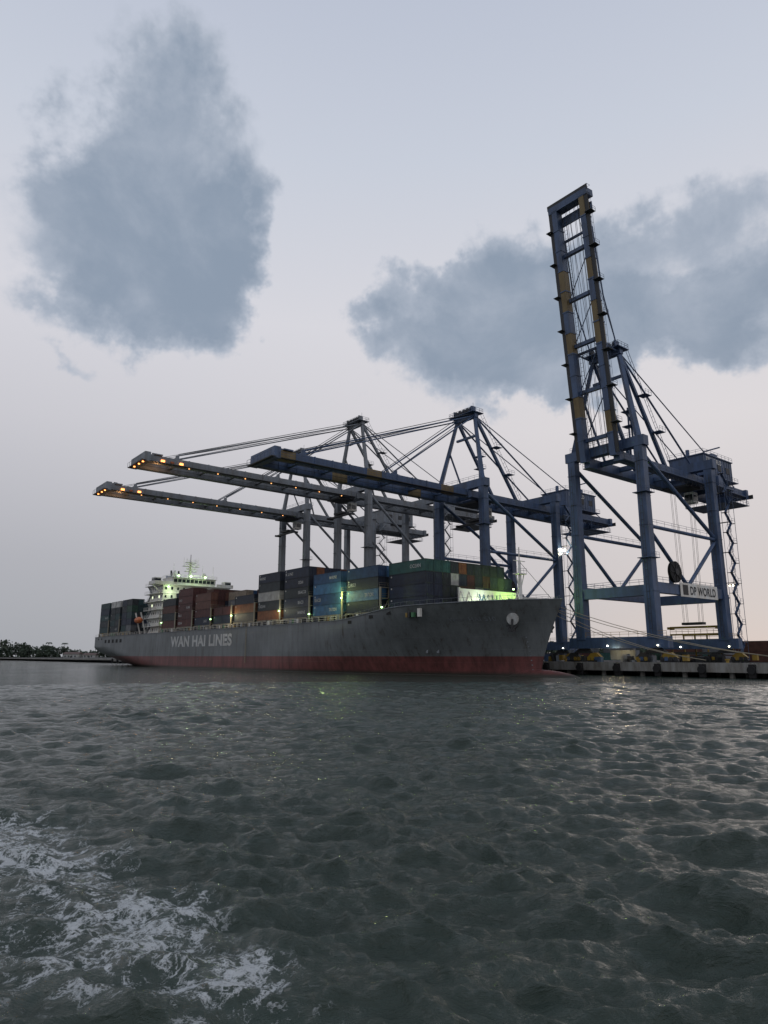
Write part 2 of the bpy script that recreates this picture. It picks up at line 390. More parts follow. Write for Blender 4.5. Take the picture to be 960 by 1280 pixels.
for Y in(-6,6.5): 
    mb.tube((X0-6,Y,zr),(X0-6,Y,zr+1.6),.3,'white'); mb.tube((X0-6,Y,zr+1.5),(X0-6,Y,zr+2.2),.9,'white',12,.9); mb.tube((X0-6,Y,zr+2.2),(X0-6,Y,zr+2.9),.9,'white',12,.4)
for Y in(-8,8.5,4): mb.wire((X0-2,Y,zr),(X0-2,Y,zr+5.5),.06,'white')
mb.box(-195,-187,-5.5,5.5,12,29,'white'); mb.hexa([(-194,-3.6,29),(-187.5,-3.6,29),(-187.5,3.6,29),(-194,3.6,29),(-193.6,-3,37),(-188.6,-3,36),(-188.6,3,36),(-193.6,3,37)],'blue2')
for Y in(-1.6,0,1.6): mb.tube((-191.3,Y,36),(-191.8,Y,39),.4,'dark')
for Y in(-14.2,):
    pts=12
    o=len(mb.v)
    for i in range(pts+1):
        a=math.pi*i/pts
        for j in range(10):
            b=2*math.pi*j/10; q=math.sin(a)**.6 if 0<i<pts else 0
            mb.v.append((-190.5+3.4*math.cos(a),Y+1.2*q*math.cos(b),18+1.3*q*math.sin(b)))
    for i in range(pts):
        for j in range(10):
            k=(j+1)%10; mb.face([o+i*10+j,o+i*10+k,o+(i+1)*10+k,o+(i+1)*10+j],'orange')
    for X in(-193.5,-187.5): mb.beam((X,-12.2,12.3),(X,-14.6,21),.3,.5,'white'); mb.wire((X,-14.4,21),(X,-14.2,19),.05,'dark')
for Y in(-7,-2,4): mb.box(X0+.7,X0+1.0,Y-.3,Y+.3,zr+.3,zr+.7,'lampg')
mb.box(X0+.7,X0+1.,-11,-10.6,zb-1,zb-.6,'lampg')
mb.obj('superstructure',ship)
plight('deck_floodlight_1',(X0+3,0,zr+2),ship,(.68,1,.5),900)
plight('deck_floodlight_2',(X0+3,-10,zb-3),ship,(.8,1,.6),450)
mb=MB()
for X,Y,z in((-15.6,8,16.0),(-48.2,-15.5,17.6),(-77.4,-15.6,16),(-120.6,-15.6,15.5),(-106,-15.6,16),(-164,-15,16),(-33,-15.2,14.6),(-62,-15.8,14.4),(-17.4,11.2,19.0)): mb.box(X-.15,X+.15,Y-.15,Y+.15,z-.12,z+.12,'lampg')
mb.obj('deck_lamps',ship)
plight('deck_floodlight_3',(-15.0,8,15.8),ship,(.5,1,.14),900)
plight('deck_floodlight_6',(-14.2,-.5,15.8),ship,(.8,1,.7),750)
plight('deck_floodlight_7',(-17.0,10.5,20.0),ship,(.55,1,.2),420)
plight('deck_floodlight_4',(-48,-17.2,18.2),ship,(.8,1,.35),900)
plight('deck_floodlight_5',(-106,-17,15.8),ship,(1,.85,.5),500)
plight('deck_floodlight_8',(-77.4,-17,16),ship,(1,.95,.6),260)

# ------------------------------------------------------------ CRANES
def crane(s0,zg,tout,trear,ta,za,raised,main,sec,lampful):
    root=empty('ship_to_shore_crane',(-s0,0,0))
    tw,tl,hx=21.,51.5,8.6; gx=3.8; zq=2.5; zt=zg+3.2
    mb=MB()
    for x in(-hx,hx):
        for t in(tw,tl):
            mb.beam((x,t,7.5),(x,t,18),2.3,2.3,main); mb.beam((x,t,18),(x,t,zt),2.0,2.1,main,w2=1.8,h2=1.9)
            mb.box(x-1.25,x+1.25,t-1.25,t+1.25,17.1,17.4,main)
            for z in np.arange(24,zg,7.): mb.box(x-1.06,x+1.06,t-1.1,t+1.1,z,z+.12,main)
    for t in(tw,tl):
        mb.box(-hx-3.2,hx+3.2,t-.95,t+.95,5.6,7.9,main)
        mb.box(-hx+1.1,hx-1.1,t-.85,t+.85,16.3,18.5,main)
        mb.box(-hx-1.5,hx+1.5,t-1.0,t+1.0,zg+1.4,zg+3.6,main)
    for x in(-hx,hx):
        mb.box(x-.75,x+.75,tw+1.1,tl-1.1,16.9,19.1,main)
        zh=31
        mb.tube((x,tw+1,zh),(x,tl-1,zh),.42,main); 
        mb.tube((x,tw+.6,zg),(x,tl-.8,zh+.4),.45,main)
        m=(tw+tl)/2
        mb.tube((x,tw+.8,zh-.6),(x,m,19),.42,main); mb.tube((x,tl-.8,zh-.6),(x,m,19),.42,main)
        mb.rail((x+.7*(1 if x>0 else -1),tw+1,19.1),(x+.7*(1 if x>0 else -1),tl-1,19.1),main,1.1,2.5,.04)
        mb.rail((x,tw+1.2,zh+.5),(x,tl-1.2,zh+.5),main,1.1,3,.035)
    mb.rail((-hx,tw-1,zg+3.6),(hx,tw-1,zg+3.6),main,1.1,2,.04); mb.rail((-hx,tw-.9,18.5),(hx,tw-.9,18.5),main,1.1,2,.04)
    for z in(24,38):
        mb.box(hx-1.6,hx+1.6,tw-1.8,tw+1.7,z,z+.12,main); mb.rail((hx+1.5,tw-1.7,z+.1),(hx+1.5,tw+1.6,z+.1),main,1.1,.9,.035)
    for x,t in((hx,tw),(hx,tl),(-hx,tw)):
        for o in(-.3,.3): mb.wire((x+o,t-1.35,8),(x+o,t-1.35,zg),.05,'dark')
        for z in np.arange(8,zg,1.5): mb.wire((x-.3,t-1.35,z),(x+.3,t-1.35,z),.04,'dark')
    mb.obj('portal_frame',root)
    mb=MB()
    for x in(-gx,gx):
        mb.box(x-.75,x+.75,19.4,trear,zg-1.1,zg+1.1,main)
        o=1.5 if x>0 else -1.5
        mb.box(min(x+o/2,x+o*1.1),max(x+o/2,x+o*1.1),20,trear,zg-1.0,zg-.85,main); mb.rail((x+o*1.05,20,zg-.85),(x+o*1.05,trear,zg-.85),main,1.1,2.4,.04)
    for t in np.arange(24,trear,7.5): mb.box(-gx+.75,gx-.75,t-.4,t+.4,zg-.2,zg+.9,main)
    mb.box(-gx-1.4,gx+1.4,trear,trear+1.2,zg-1.3,zg+1.2,main); mb.box(-gx-2.5,gx+2.5,trear+1.2,trear+1.35,zg-1.3,zg-.2,'dark')
    for t in np.arange(26,trear-3,2.2): mb.sag((gx+1.2,t,zg-1.2),(gx+1.2,t+2.2,zg-1.2),.06,'dark',1.1,4)
    h0=min(trear-22,62)
    mb.box(-5.6,5.6,h0,h0+17,zg+1.9,zg+2.1,main); mb.box(-4.6,4.6,h0+.8,h0+16,zg+2.1,zg+7.6,main); mb.box(-4.9,4.9,h0+.5,h0+16.3,zg+7.6,zg+7.85,main)
    for t in np.arange(h0+1.5,h0+16,1.3): mb.box(4.6,4.68,t,t+.12,zg+2.2,zg+7.5,main); 
    for t in (h0+3,h0+8,h0+12.5): mb.box(4.6,4.72,t,t+1.8,zg+4.2,zg+5.8,'dark')
    mb.rail((5.5,h0,zg+2.1),(5.5,h0+17,zg+2.1),main,1.1,1.8,.04); mb.rail((4.8,h0+.5,zg+7.85),(4.8,h0+16.3,zg+7.85),main,1.1,1.8,.04); mb.rail((-4.8,h0+.5,zg+7.85),(4.8,h0+.5,zg+7.85),main,1.1,1.8,.04)
    mb.box(5.0,8.6,tl+4,tl+13,zg-2.0,zg-1.8,main); mb.rail((8.5,tl+4,zg-1.8),(8.5,tl+13,zg-1.8),main,1.1,1.8,.04); mb.box(5.3,8,tl+6,tl+9.5,zg-1.8,zg+1,main)
    mb.box(-6,6.5,trear-12,trear-2,zg-3.9,zg-3.75,main); mb.rail((6.4,trear-12,zg-3.75),(6.4,trear-2,zg-3.75),main,1.1,1.5,.045); mb.rail((-6,trear-12,zg-3.75),(6.4,trear-12,zg-3.75),main,1.1,1.5,.045)
    for x in(-5.5,6):
        for t in(trear-11.8,trear-2.2): mb.wire((x,t,zg-3.8),(x,t,zg-.8),.1,main)
    mb.tube((-1,h0+4,zg+7.9),(-1,h0+4,zg+10.4),.5,main); mb.box(1,3,h0+9,h0+12,zg+7.85,zg+9.6,main)
    mb.beam((-1.5,h0+14,zg+7.8),(-1.5,h0+14,zg+12),.3,.3,main); mb.beam((-1.5,h0+14,zg+12),(3,h0+14,zg+12.2),.3,.3,main)
    mb.obj('trolley_girder_and_machinery_house',root)
    mb=MB(); L=19-tout; th=math.radians(raised)
    D=Vector((0,-math.cos(th),math.sin(th))); U=Vector((0,math.sin(th),math.cos(th)))
    def bp(x,d,h): return Vector((x,19,zg))+D*d+U*h
    segs=np.linspace(0,L,13)
    for x in(-gx,gx):
        for i in range(12):
            col=sec if (i%5==(1 if x>0 else 2)) or (raised>10 and i in(5,8)) else main
            mb.beam(bp(x,segs[i],0),bp(x,segs[i+1],0),1.4,2.1,col,up=U)
            mb.beam(bp(x,segs[i+1]-.15,0),bp(x,segs[i+1]+.15,0),1.6,2.3,main,up=U)
        o=1.5 if x>0 else -1.5
        mb.beam(bp(x+o*.8,0.5,-.9),bp(x+o*.8,L,-.9),.9,.12,'dark',up=U)
        n=int(L/2.4); pp=None
        for i in range(n+1):
            d=i*L/n; a=bp(x+o*1.1,d,-.85);b=bp(x+o*1.1,d,.3); mb.wire(a,b,.04,main)
            if pp: mb.wire(pp,b,.04,main); mb.wire(pp.lerp(ppa,.5),b.lerp(a,.5),.03,main)
            pp,ppa=b,a
        for fx,hh in((.62,-.3),(.45,.5),(.3,.2),(.15,.6)): mb.wire(bp(x*fx,0,hh),bp(x*fx,L,hh),.05,'dark')
    ks=np.arange(5,L-2,9.2 if raised<10 else 11.3)
    for i,d in enumerate(ks):
        mb.beam(bp(-gx,d,.3),bp(gx,d,.3),.8,1.0,main,up=U)
        if i<len(ks)-1: mb.beam(bp(-gx,d,.6),bp(gx,ks[i+1],.6),.16,.16,main,up=U)
    if raised>10:
        for d in np.arange(4,L-3,1.0): mb.wire(bp(-1.9,d,-.4),bp(-1.2,d,-.4),.04,'dark')
        for x in(-1.9,-1.2): mb.wire(bp(x,3,-.4),bp(x,L-3,-.4),.06,'dark')
        for d in np.arange(7,L-4,8.3):
            p=bp(gx+1.6,d,-1.0); mb.box(p.x-.7,p.x+1.1,p.y-.9,p.y+.9,p.z,p.z+.12,'dark'); mb.rail((p.x+1.1,p.y-.9,p.z),(p.x+1.1,p.y+.9,p.z),main,1.1,.9,.045)
            p=bp(-gx-1.6,d,-1.0); mb.box(p.x-.7,p.x+.7,p.y-.9,p.y+.9,p.z,p.z+.12,'dark')
    mb.beam(bp(-gx-1.6,L+.4,.2),bp(gx+1.6,L+.4,.2),1.6,2.6,main,up=U); mb.beam(bp(-gx-1.2,L-2.6,1.3),bp(gx+1.2,L-2.6,1.3),2.4,.3,main,up=U)
    mb.beam(bp(-gx-1.8,L+1.4,-.9),bp(gx+1.8,L+1.4,-.9),1.2,.2,'dark',up=U)
    for x in np.linspace(-gx-1.8,gx+1.8,8): mb.wire(bp(x,L+2,-.9),bp(x,L+2,.4),.05,main)
    mb.wire(bp(-gx-1.8,L+2,.4),bp(gx+1.8,L+2,.4),.05,main)
    for x in(-1.5,0,1.5): mb.beam(bp(x-.15,L-2.6,1.9),bp(x+.15,L-2.6,1.9),1.1,1.1,'dark',up=U)
    for d in(L*.42,L*.88):
        for x in(-gx,gx): mb.beam(bp(x,d-.7,1.1),bp(x,d+.7,1.1),.5,.2,main,up=U); mb.beam(bp(x,d,1),bp(x,d,2.2),.5,.9,main,up=D)
        mb.beam(bp(-gx,d,1.6),bp(gx,d,1.6),.5,.5,main,up=U)
    if lampful:
        for i,d in enumerate(np.arange(6,L-4,8.6)):
            p=bp(gx+1.0,d,-1.2); mb.box(p.x-.11,p.x+.11,p.y-.13,p.y+.13,p.z-.08,p.z+.08,'warm')
        for x in(-2.4,1.2,4.2):
            p=bp(x,L+1.2,-1.15); mb.box(p.x-.2,p.x+.2,p.y-.2,p.y+.2,p.z-.12,p.z+.12,'warmtip')
        for q in range(3):
            p=bp(gx+.85,L-4-2.6*q,-.2); mb.box(p.x-.12,p.x+.12,p.y-.5,p.y+.5,p.z-.25,p.z+.25,'warmtip' if q!=1 else 'orange')
    mb.obj('boom',root)
    mb=MB()
    for x in(-1,1):
        ap=Vector((x*3.4,ta,za))
        mb.beam((x*hx*.98,tw,zt),ap,1.1,1.1,main,w2=.8,h2=.8)
        mb.beam((x*gx,40,zg+1),ap,.75,.75,main)
        mb.tube((x*gx,min(h0-1,tl+9),zg+1.1),ap,.24,main)
        mb.tube((x*gx,trear-3,zg+1.1),ap+Vector((0,1,-.3)),.14,main)
        mb.beam((x*gx,tw+6,zg+1),ap.lerp(Vector((x*hx*.98,tw,zt)),.45),.4,.4,main)
        if raised<10:
            for d in(L*.42,L*.88): 
                e=bp(x*gx,d,2.2); mb.tube(ap,e,.2,main,6); mb.wire(ap+Vector((0,-.5,.6)),e+Vector((x*.6,0,.3)),.09,'dark')
        else:
            e1=bp(x*gx,L*.42,2.2); e2=bp(x*gx,L*.88,2.2)
            mb.tube(e1,ap,.2,main,6)
            k=bp(x*gx*1.0,L*.62,3.2); mb.tube(e2,k,.17,main,6); mb.tube(k,ap,.17,main,6)
        mb.wire(ap,bp(x*1.2,L*.95,1.2),.06,'dark')
    mb.beam((-4.2,ta,za),(4.2,ta,za),1.3,1.3,main); mb.beam((-3.8,ta,za-6),(3.8,ta,za-6),.6,.6,main)
    mb.box(-4.8,4.8,ta-2.2,ta+2.2,za+.65,za+.8,main)
    for a,b in(((-4.7,ta-2.1),(4.7,ta-2.1)),((-4.7,ta+2.1),(4.7,ta+2.1)),((4.7,ta-2.1),(4.7,ta+2.1)),((-4.7,ta-2.1),(-4.7,ta+2.1))): mb.rail((*a,za+.8),(*b,za+.8),main,1.2,1.2,.05)
    for x in(-3,-1.4,.2,1.6,3): mb.tube((x-.2,ta-.7,za+1.6),(x+.2,ta-.7,za+1.6),.95,'dark',12); 
    mb.box(-3.6,-3.2,ta-1.4,ta+.3,za+.6,za+2.6,main); mb.box(3.2,3.6,ta-1.4,ta+.3,za+.6,za+2.6,main); mb.wire((2,ta+1,za),(2,ta+1,za+4.5),.06,main)
    a0=Vector((gx+1.2,40,zg+1)); a1=Vector((4.6,ta+1.2,za))
    mb.wire(a0,a1,.06,main); mb.wire(a0+Vector((0,.8,.7)),a1+Vector((0,.8,.7)),.06,main)
    for q in np.linspace(0,1,22): p=a0.lerp(a1,q); mb.wire(p,p+Vector((0,.8,.7)),.05,main)
    for q in(.3,.62): p=a0.lerp(a1,q); mb.box(p.x-.8,p.x+1.4,p.y-1.3,p.y+1.3,p.z-.1,p.z,main); mb.rail((p.x+1.4,p.y-1.3,p.z),(p.x+1.4,p.y+1.3,p.z),main,1.1,.9,.04)
    mb.beam((gx+.8,tw+3,zg+1),(gx+.8,tw+3,zg+12),.3,.3,main)
    for z in(4,7.5,11): mb.box(gx-.4,gx+2.2,tw+2,tw+4.2,zg+z,zg+z+.12,main); mb.rail((gx+2.2,tw+2,zg+z),(gx+2.2,tw+4.2,zg+z),main,1.1,.9,.04)
    mb.obj('a_frame_and_stays',root)
    mb=MB()
    for t in(tw,tl):
        for x in(-hx,hx):
            mb.hexa([(x-2.6,t-.5,4.6),(x+2.6,t-.5,4.6),(x+2.6,t+.5,4.6),(x-2.6,t+.5,4.6),(x-.9,t-.6,5.6),(x+.9,t-.6,5.6),(x+.9,t+.6,5.6),(x-.9,t+.6,5.6)],'dark')
            for q in(-2.7,2.7):
                mb.hexa([(x+q-1.9,t-.4,3.6),(x+q+1.9,t-.4,3.6),(x+q+1.9,t+.4,3.6),(x+q-1.9,t+.4,3.6),(x+q-.6,t-.5,4.7),(x+q+.6,t-.5,4.7),(x+q+.6,t+.5,4.7),(x+q-.6,t+.5,4.7)],'yellow' if q>0 else 'dark')
                for w in(-1.9,-.65,.65,1.9): mb.tube((x+q+w*.75,t-.3,3.0),(x+q+w*.75,t+.3,3.0),.48,'dark',12); mb.box(x+q+w*.75-.35,x+q+w*.75+.35,t-.5,t-.3,3.05,3.8,random.choice(['dark','yellow','blue']))
        mb.box(-hx-6.6,-hx-5.6,t-.5,t+.5,3,4.2,'yellow'); mb.box(hx+5.6,hx+6.6,t-.5,t+.5,3,4.2,'yellow')
        mb.rail((-hx-3,t-.9,7.9),(hx+3,t-.9,7.9),'yellow',1.05,2,.04)
        for x in(-2,hx+1): mb.box(x-.12,x+.12,t-1.1,t-.97,6,6.2,'lampw')
        for q in range(9):
            X=random.uniform(-hx,hx); w=random.uniform(.3,.9); mb.box(X-w,X+w,t-1.2,t-.2,2.5,2.5+random.uniform(.6,2.2),random.choice(['dark','dark','grey','dark','blue','yellow']))
    mb.box(-3,3,tw+1.4,tw+3,3.2,5.2,'grey')
    mb.obj('travel_bogies',root)
    mb=MB(); z=4.;k=0; x=hx+2.0
    while z<zg-2:
        a=(x,tl+1.8,z);b=(x,tl+4.2,z+2.4)
        if k%2: a,b=(x,tl+4.2,z),(x,tl+1.8,z+2.4)
        mb.beam(a,b,.6,.08,main); 
        for o in(-.35,.35): mb.wire(Vector(a)+Vector((o,0,1)),Vector(b)+Vector((o,0,1)),.035,main)
        e=b[1]; y0_,y1_=(e-.8,e) if k%2 else (e,e+.8)
        mb.box(x-.7,x+.7,y0_,y1_,z+2.32,z+2.4,'dark'); mb.rail((x+.65,e-.8,z+2.4),(x+.65,e+.8,z+2.4),main,1.1,.8,.035)
        if k%3==0: mb.box(hx-1,x+.7,tl+.9,tl+1.9,z+2.32,z+2.4,'dark')
        z+=2.4;k+=1
    for t in(tl+1.1,tl+5.0):
        for o in(-.6,.6): mb.wire((x+o,t,3),(x+o,t,zg-1),.06,main)
    mb.obj('stair_tower',root)
    mb=MB(); tp=54. if raised>10 else tout+66
    mb.box(-3.4,3.4,tp-3,tp+3,zg-1.7,zg-1.2,'dark'); mb.box(-2.6,2.6,tp-2,tp+2,zg-1.2,zg-.4,main)
    mb.box(-1.2,1.2,tp+3.4,tp+5.8,zg-4.6,zg-1.8,'white'); mb.box(-1.0,1.0,tp+3.37,tp+3.4,zg-4,zg-2.4,'glass'); mb.box(1.2,1.23,tp+3.6,tp+5.4,zg-4,zg-2.6,'glass')
    zs=10.6 if raised>10 else zg-7
    for x in(-2.4,2.4):
        for t in(tp-1.2,tp+1.2,tp-.6,tp+.6): mb.wire((x,t,zg-1.5),(x*.8,t,zs+1.4),.04,'dark')
    sc='yellow' if raised>10 else 'dark'
    mb.box(-2.6,2.6,tp-.9,tp+.9,zs+.8,zs+1.4,'dark'); mb.box(-6,6,tp-.45,tp+.45,zs,zs+.5,sc)
    for x in(-6,6): mb.box(x-.3,x+.3,tp-1.25,tp+1.25,zs-.2,zs+.4,sc)
    mb.obj('trolley_and_spreader',root)
    mb=MB(); cx=hx+1.0; cy=28.5; cz=21.5
    mb.tube((cx,cy,cz),(cx+.18,cy,cz),2.3,'black',28); mb.tube((cx+.5,cy,cz),(cx+.68,cy,cz),2.3,'black',28); mb.tube((cx-.2,cy,cz),(cx+1,cy,cz),.7,'dark',12)
    for a in range(8): q=a*math.pi/4; mb.beam((cx+.75,cy,cz),(cx+.75,cy+2.2*math.cos(q),cz+2.2*math.sin(q)),.12,.12,'dark')
    mb.beam((cx-.6,cy,19),(cx-.6,cy,cz),.5,.8,main)
    mb.obj('cable_reel',root)
    if main=='blue':
        mb=MB(); mb.box(hx+.9,hx+1.0,31,47.5,16.5,19.5,'white')
        for t in(34,44): mb.box(hx+.74,hx+.9,t-.2,t+.2,17,19,'dark')
        addtext(mb,'DP WORLD',2.5,1.1,lambda a,b:(hx+1.03,35+a,17.1+b),'dark',width=11.5,off=.03)
        mb.box(hx+1.0,hx+1.02,32,34.2,16.9,19.1,'dark')
        addtext(mb,'DP WORLD',1.7,1.1,lambda a,b:(4.75,h0+2+a,zg+5.9+b),'white',width=8)
        mb.obj('operator_sign',root)
    return root
c1=crane(-2.5,47,-43,79,24,73,84.8,'blue','ochre',False)
c2=crane(43.5,47,-39.5,85,24,70.5,0,'blue','ochre',False)
c3=crane(94,55.8,-50,84,22,81.5,0,'grey','grey',True)
c4=crane(131,55.2,-48.5,82,22,79,0,'grey','grey',True)
plight('leg_floodlight',(10.5,53,33),c2,(1,.9,.6),900)
mb=MB(); mb.box(9.6,10.2,52.8,53.4,33.8,34.3,'lampw'); mb.box(9.6,10.2,50.8,51.4,33.8,34.3,'lampw'); mb.obj('floodlight_head',c2)
plight('sill_lamp',(0,19.5,5),c1,(1,.8,.45),260); plight('sill_lamp',(0,19.5,5),c2,(1,.8,.45),300); plight('boom_lamp',(0,-46,53),c3,(1,.5,.2),350); plight('boom_lamp',(0,-44,52.5),c4,(1,.5,.2),350)

# ------------------------------------------------------------ QUAY
quay=empty('quay')
mb=MB()
mb.box(-900,260,18.3,620,1.55,2.45,'conc'); mb.box(-900,260,22.5,620,2.454,2.462,'asph')
for X in np.arange(-320,250,9.):
    mb.box(X+.15,X+8.85,17.9,18.6,1.0,2.75,'conc')
    mb.box(X-.55,X+.55,17.3,17.9,.1,2.5,'black'); mb.tube((X,17.3,1.5),(X,17.0,1.5),.75,'black',10)
    for Y in(19.6,26,33): mb.tube((X+4.5,Y,-3),(X+4.5,Y,1.56),.5,'conc',10)
    mb.box(X+4,X+5,18.6,34,1.0,1.56,'conc')
mb.box(-900,260,34,36,-3,1.56,'dark')
for X in np.arange(-320,250,18.): 
    mb.tube((X+4,19.3,2.75),(X+4,19.3,3.2),.28,'yellow',10); mb.tube((X+4,19.3,3.2),(X+4,19.3,3.45),.42,'yellow',10)
    mb.box(X+3.2,X+4.8,18.6,20,2.45,2.76,'conc')
for t in(21,51.5):
    for o in(-.07,.07): mb.box(-880,250,t+o-.03,t+o+.03,2.47,2.53,'dark')
mb.obj('quay_deck',quay)
mb=MB()
for X0_,X1_ in((-3,32),(-3,41),(-7,22),(1,50)):
    mb.sag((X0_,hb(X0_,13.6),13.8),(X1_-(X1_%18)+4-0,19.3,3.2),.06,'rope',1.6)
mb.obj('mooring_lines',quay)
yard=empty('yard_container_stack')
mb=MB()
pal=[maroon,brown,navy,dk,blue,teal,grey_,brown,green_]
for bi in range(42):
    X=30-bi*14
    for r in range(5):
        t=random.randint(0,2)
        for k in range(t): container(mb,X,110+r*2.7,2.47+k*2.6,12.19,random.choice(pal))
for X in(14,28,42):
    for k in range(random.randint(1,2)): container(mb,X,70,2.47+k*2.6,12.19,random.choice([maroon,brown]))
mb.obj('stacked_containers',yard,col=True)
hc=empty('spreader_rack',(3,56,0)); mb=MB()
for q in range(3): mb.box(-6.5,6.5,-3,3,2.47+q*.9,3.1+q*.9,'grey' if q else 'dark')
for x in(-6,0,6):
    for y in(-3,3): mb.box(x-.15,x+.15,y-.15,y+.15,2.47,9.0,'yellow')
mb.box(-6.2,6.2,-3.2,-2.8,8.9,9.3,'yellow'); mb.box(-6.2,6.2,2.8,3.2,8.9,9.3,'yellow'); mb.rail((-6.2,-3,9.3),(6.2,-3,9.3),'yellow',1,1.5,.05)
mb.obj('rack_frame',hc)
for X,T in((-30,150),(-110,150)):
    lm=empty('light_mast',(X,T,0)); mb=MB(); mb.tube((0,0,2.4),(0,0,30),.3,'grey',8,.15); mb.box(-1.8,1.8,-.4,.4,29.5,30.2,'dark')
    for x in(-1.3,0,1.3): mb.box(x-.3,x+.3,-.55,-.4,29.4,29.8,'lampw')
    mb.obj('mast',lm)

# ------------------------------------------------------------ far shore
def leafmat():
    m=bpy.data.materials.new('foliage'); nt,N,L=nodes(m); b=N['Principled BSDF']; oi=N.new('ShaderNodeTexCoord'); n=N.new('ShaderNodeTexNoise'); n.inputs['Scale'].default_value=.15; n.inputs['Detail'].default_value=4
    r=N.new('ShaderNodeValToRGB'); r.color_ramp.elements[0].position=.35; r.color_ramp.elements[0].color=(.022,.035,.024,1); r.color_ramp.elements[1].position=.65; r.color_ramp.elements[1].color=(.06,.085,.055,1)
    L.new(oi.outputs['Object'],n.inputs[0]); L.new(n.outputs['Fac'],r.inputs[0]); L.new(r.outputs[0],b.inputs['Base Color']); b.inputs['Roughness'].default_value=.8; return m
M['leaf']=leafmat(); M['earth']=paint('shore_earth',(.08,.075,.06),.95,.4,scale=.05,streak=False)
M['trunk']=paint('bark',(.10,.085,.065),.9,.3); M['roof']=paint('roof_sheet',(.13,.09,.08),.8,.3); M['wall']=paint('pale_wall',(.38,.40,.39),.8,.2)
mb=MB()
def shy(x): return 690+25*math.sin(x*.006)+12*math.sin(x*.021+1)
xs=np.arange(-1500,700,25.)
for a,b in zip(xs[:-1],xs[1:]):
    o=len(mb.v); mb.v+=[(a,shy(a)-6,-.5),(b,shy(b)-6,-.5),(b,shy(b),1.2),(a,shy(a),1.2),(b,1500,2.2),(a,1500,2.2)]
    mb.face([o,o+1,o+2,o+3],'earth'); mb.face([o+3,o+2,o+4,o+5],'earth')
mb.obj('shoreline')
mb=MB()
def quad(c,s):
    a=Vector(rng.normal(size=3)).normalized()*random.uniform(.6,1.2)*s; b=Vector(rng.normal(size=3)).normalized()*random.uniform(.6,1.2)*s
    o=len(mb.v); mb.v+=[tuple(c-a),tuple(c-b),tuple(c+a),tuple(c+b)]; mb.face([o,o+1,o+2,o+3],'leaf')
for X in np.arange(-1000,420,2.5):
    x=X+random.uniform(-2,2); y=shy(x)+random.uniform(5,50)
    H=random.uniform(12,16)*(1.0+.16*math.sin(x*.045)+.08*math.sin(x*.13))
    shed=-316<x<-278
    if shed: y=shy(x)+random.uniform(22,50); H*=.8
    mb.tube((x,y,1),(x,y,H*.75),.35,'trunk',5,.2)
    if random.random()<.10:
        H2=random.uniform(15,18.5); mb.tube((x,y,1),(x+1,y,H2),.3,'trunk',5,.18)
        for k in range(14):
            a=random.uniform(0,6.28);l=random.uniform(3,4.6); c,s_=math.cos(a),math.sin(a); p=Vector((x+1,y,H2))
            q=p+Vector((c*l*.55,s_*l*.55,.9));r_=p+Vector((c*l,s_*l,-1.2)); w=Vector((-s_,c,0))*.65
            o=len(mb.v); mb.v+=[tuple(p-w*.3),tuple(p+w*.3),tuple(q+w),tuple(q-w),tuple(r_)]
            mb.face([o,o+1,o+2,o+3],'leaf'); mb.face([o+3,o+2,o+4],'leaf')
    R=random.uniform(3.6,6)
    for k in range(64):
        u=rng.normal(size=3); u/=np.linalg.norm(u); rr=R*random.uniform(.35,1.08)
        quad(Vector((x+u[0]*rr,y+u[1]*rr,H-R*.75+u[2]*rr*.8)),1.2)
    if not shed:
        for k in range(34): quad(Vector((x+random.uniform(-3,3),shy(x)+random.uniform(1,6),random.uniform(1,H*.7))),1.7)
mb.obj('tree_line')
for (x,w,h) in((-304,15,4.6),(-287,12,3.8),(-520,18,5)):
    e=bpy.data.objects.new('waterfront_shed',None); S.collection.objects.link(e); e.location=(x,shy(x)+2,1.1)
    mb=MB(); mb.box(-w/2,w/2,0,9,0,h,'wall'); mb.hexa([(-w/2-.5,-.6,h),(w/2+.5,-.6,h),(w/2+.5,9.6,h),(-w/2-.5,9.6,h),(-w/2-.5,4.3,h+2),(w/2+.5,4.3,h+2),(w/2+.5,4.7,h+2),(-w/2-.5,4.7,h+2)],'roof')
    for q in np.arange(-w/2+2,w/2-1,3.2): mb.box(q-.6,q+.6,-.04,0,1.6,3.2,'glass')
    mb.box(-.9,.9,-.05,0,0,2.6,'dark'); mb.obj('shed_body',e)

# ------------------------------------------------------------ WATER
r1=np.geomspace(.8,7.5,14)[:-1]; n2=int(math.log(110/7.5)/math.log(1.0042)); r2=np.geomspace(7.5,110,n2)[:-1]; r3=np.geomspace(110,9000,130)
R=np.concatenate([r1,r2,r3]); A=np.concatenate([np.linspace(-180,-42,50)[:-1],np.linspace(-42,42,760)[:-1],np.linspace(42,180,50)[:-1]])
A=np.radians(A); nr,na=len(R),len(A)
RR,AA=np.meshgrid(R,A,indexing='ij'); X=RR*np.sin(AA); Y=RR*np.cos(AA); Z=np.zeros_like(X)
dr=np.gradient(R)[:,None]*np.ones((1,na)); da=np.abs(np.gradient(A))[None,:]*RR; sp=np.maximum(dr,da)
X0,Y0=X.copy(),Y.copy()
patch=1.0+.35*np.sin(X0*.23+Y0*.11)*np.sin(Y0*.17-1.1-X0*.05)
wr=np.random.default_rng(41)
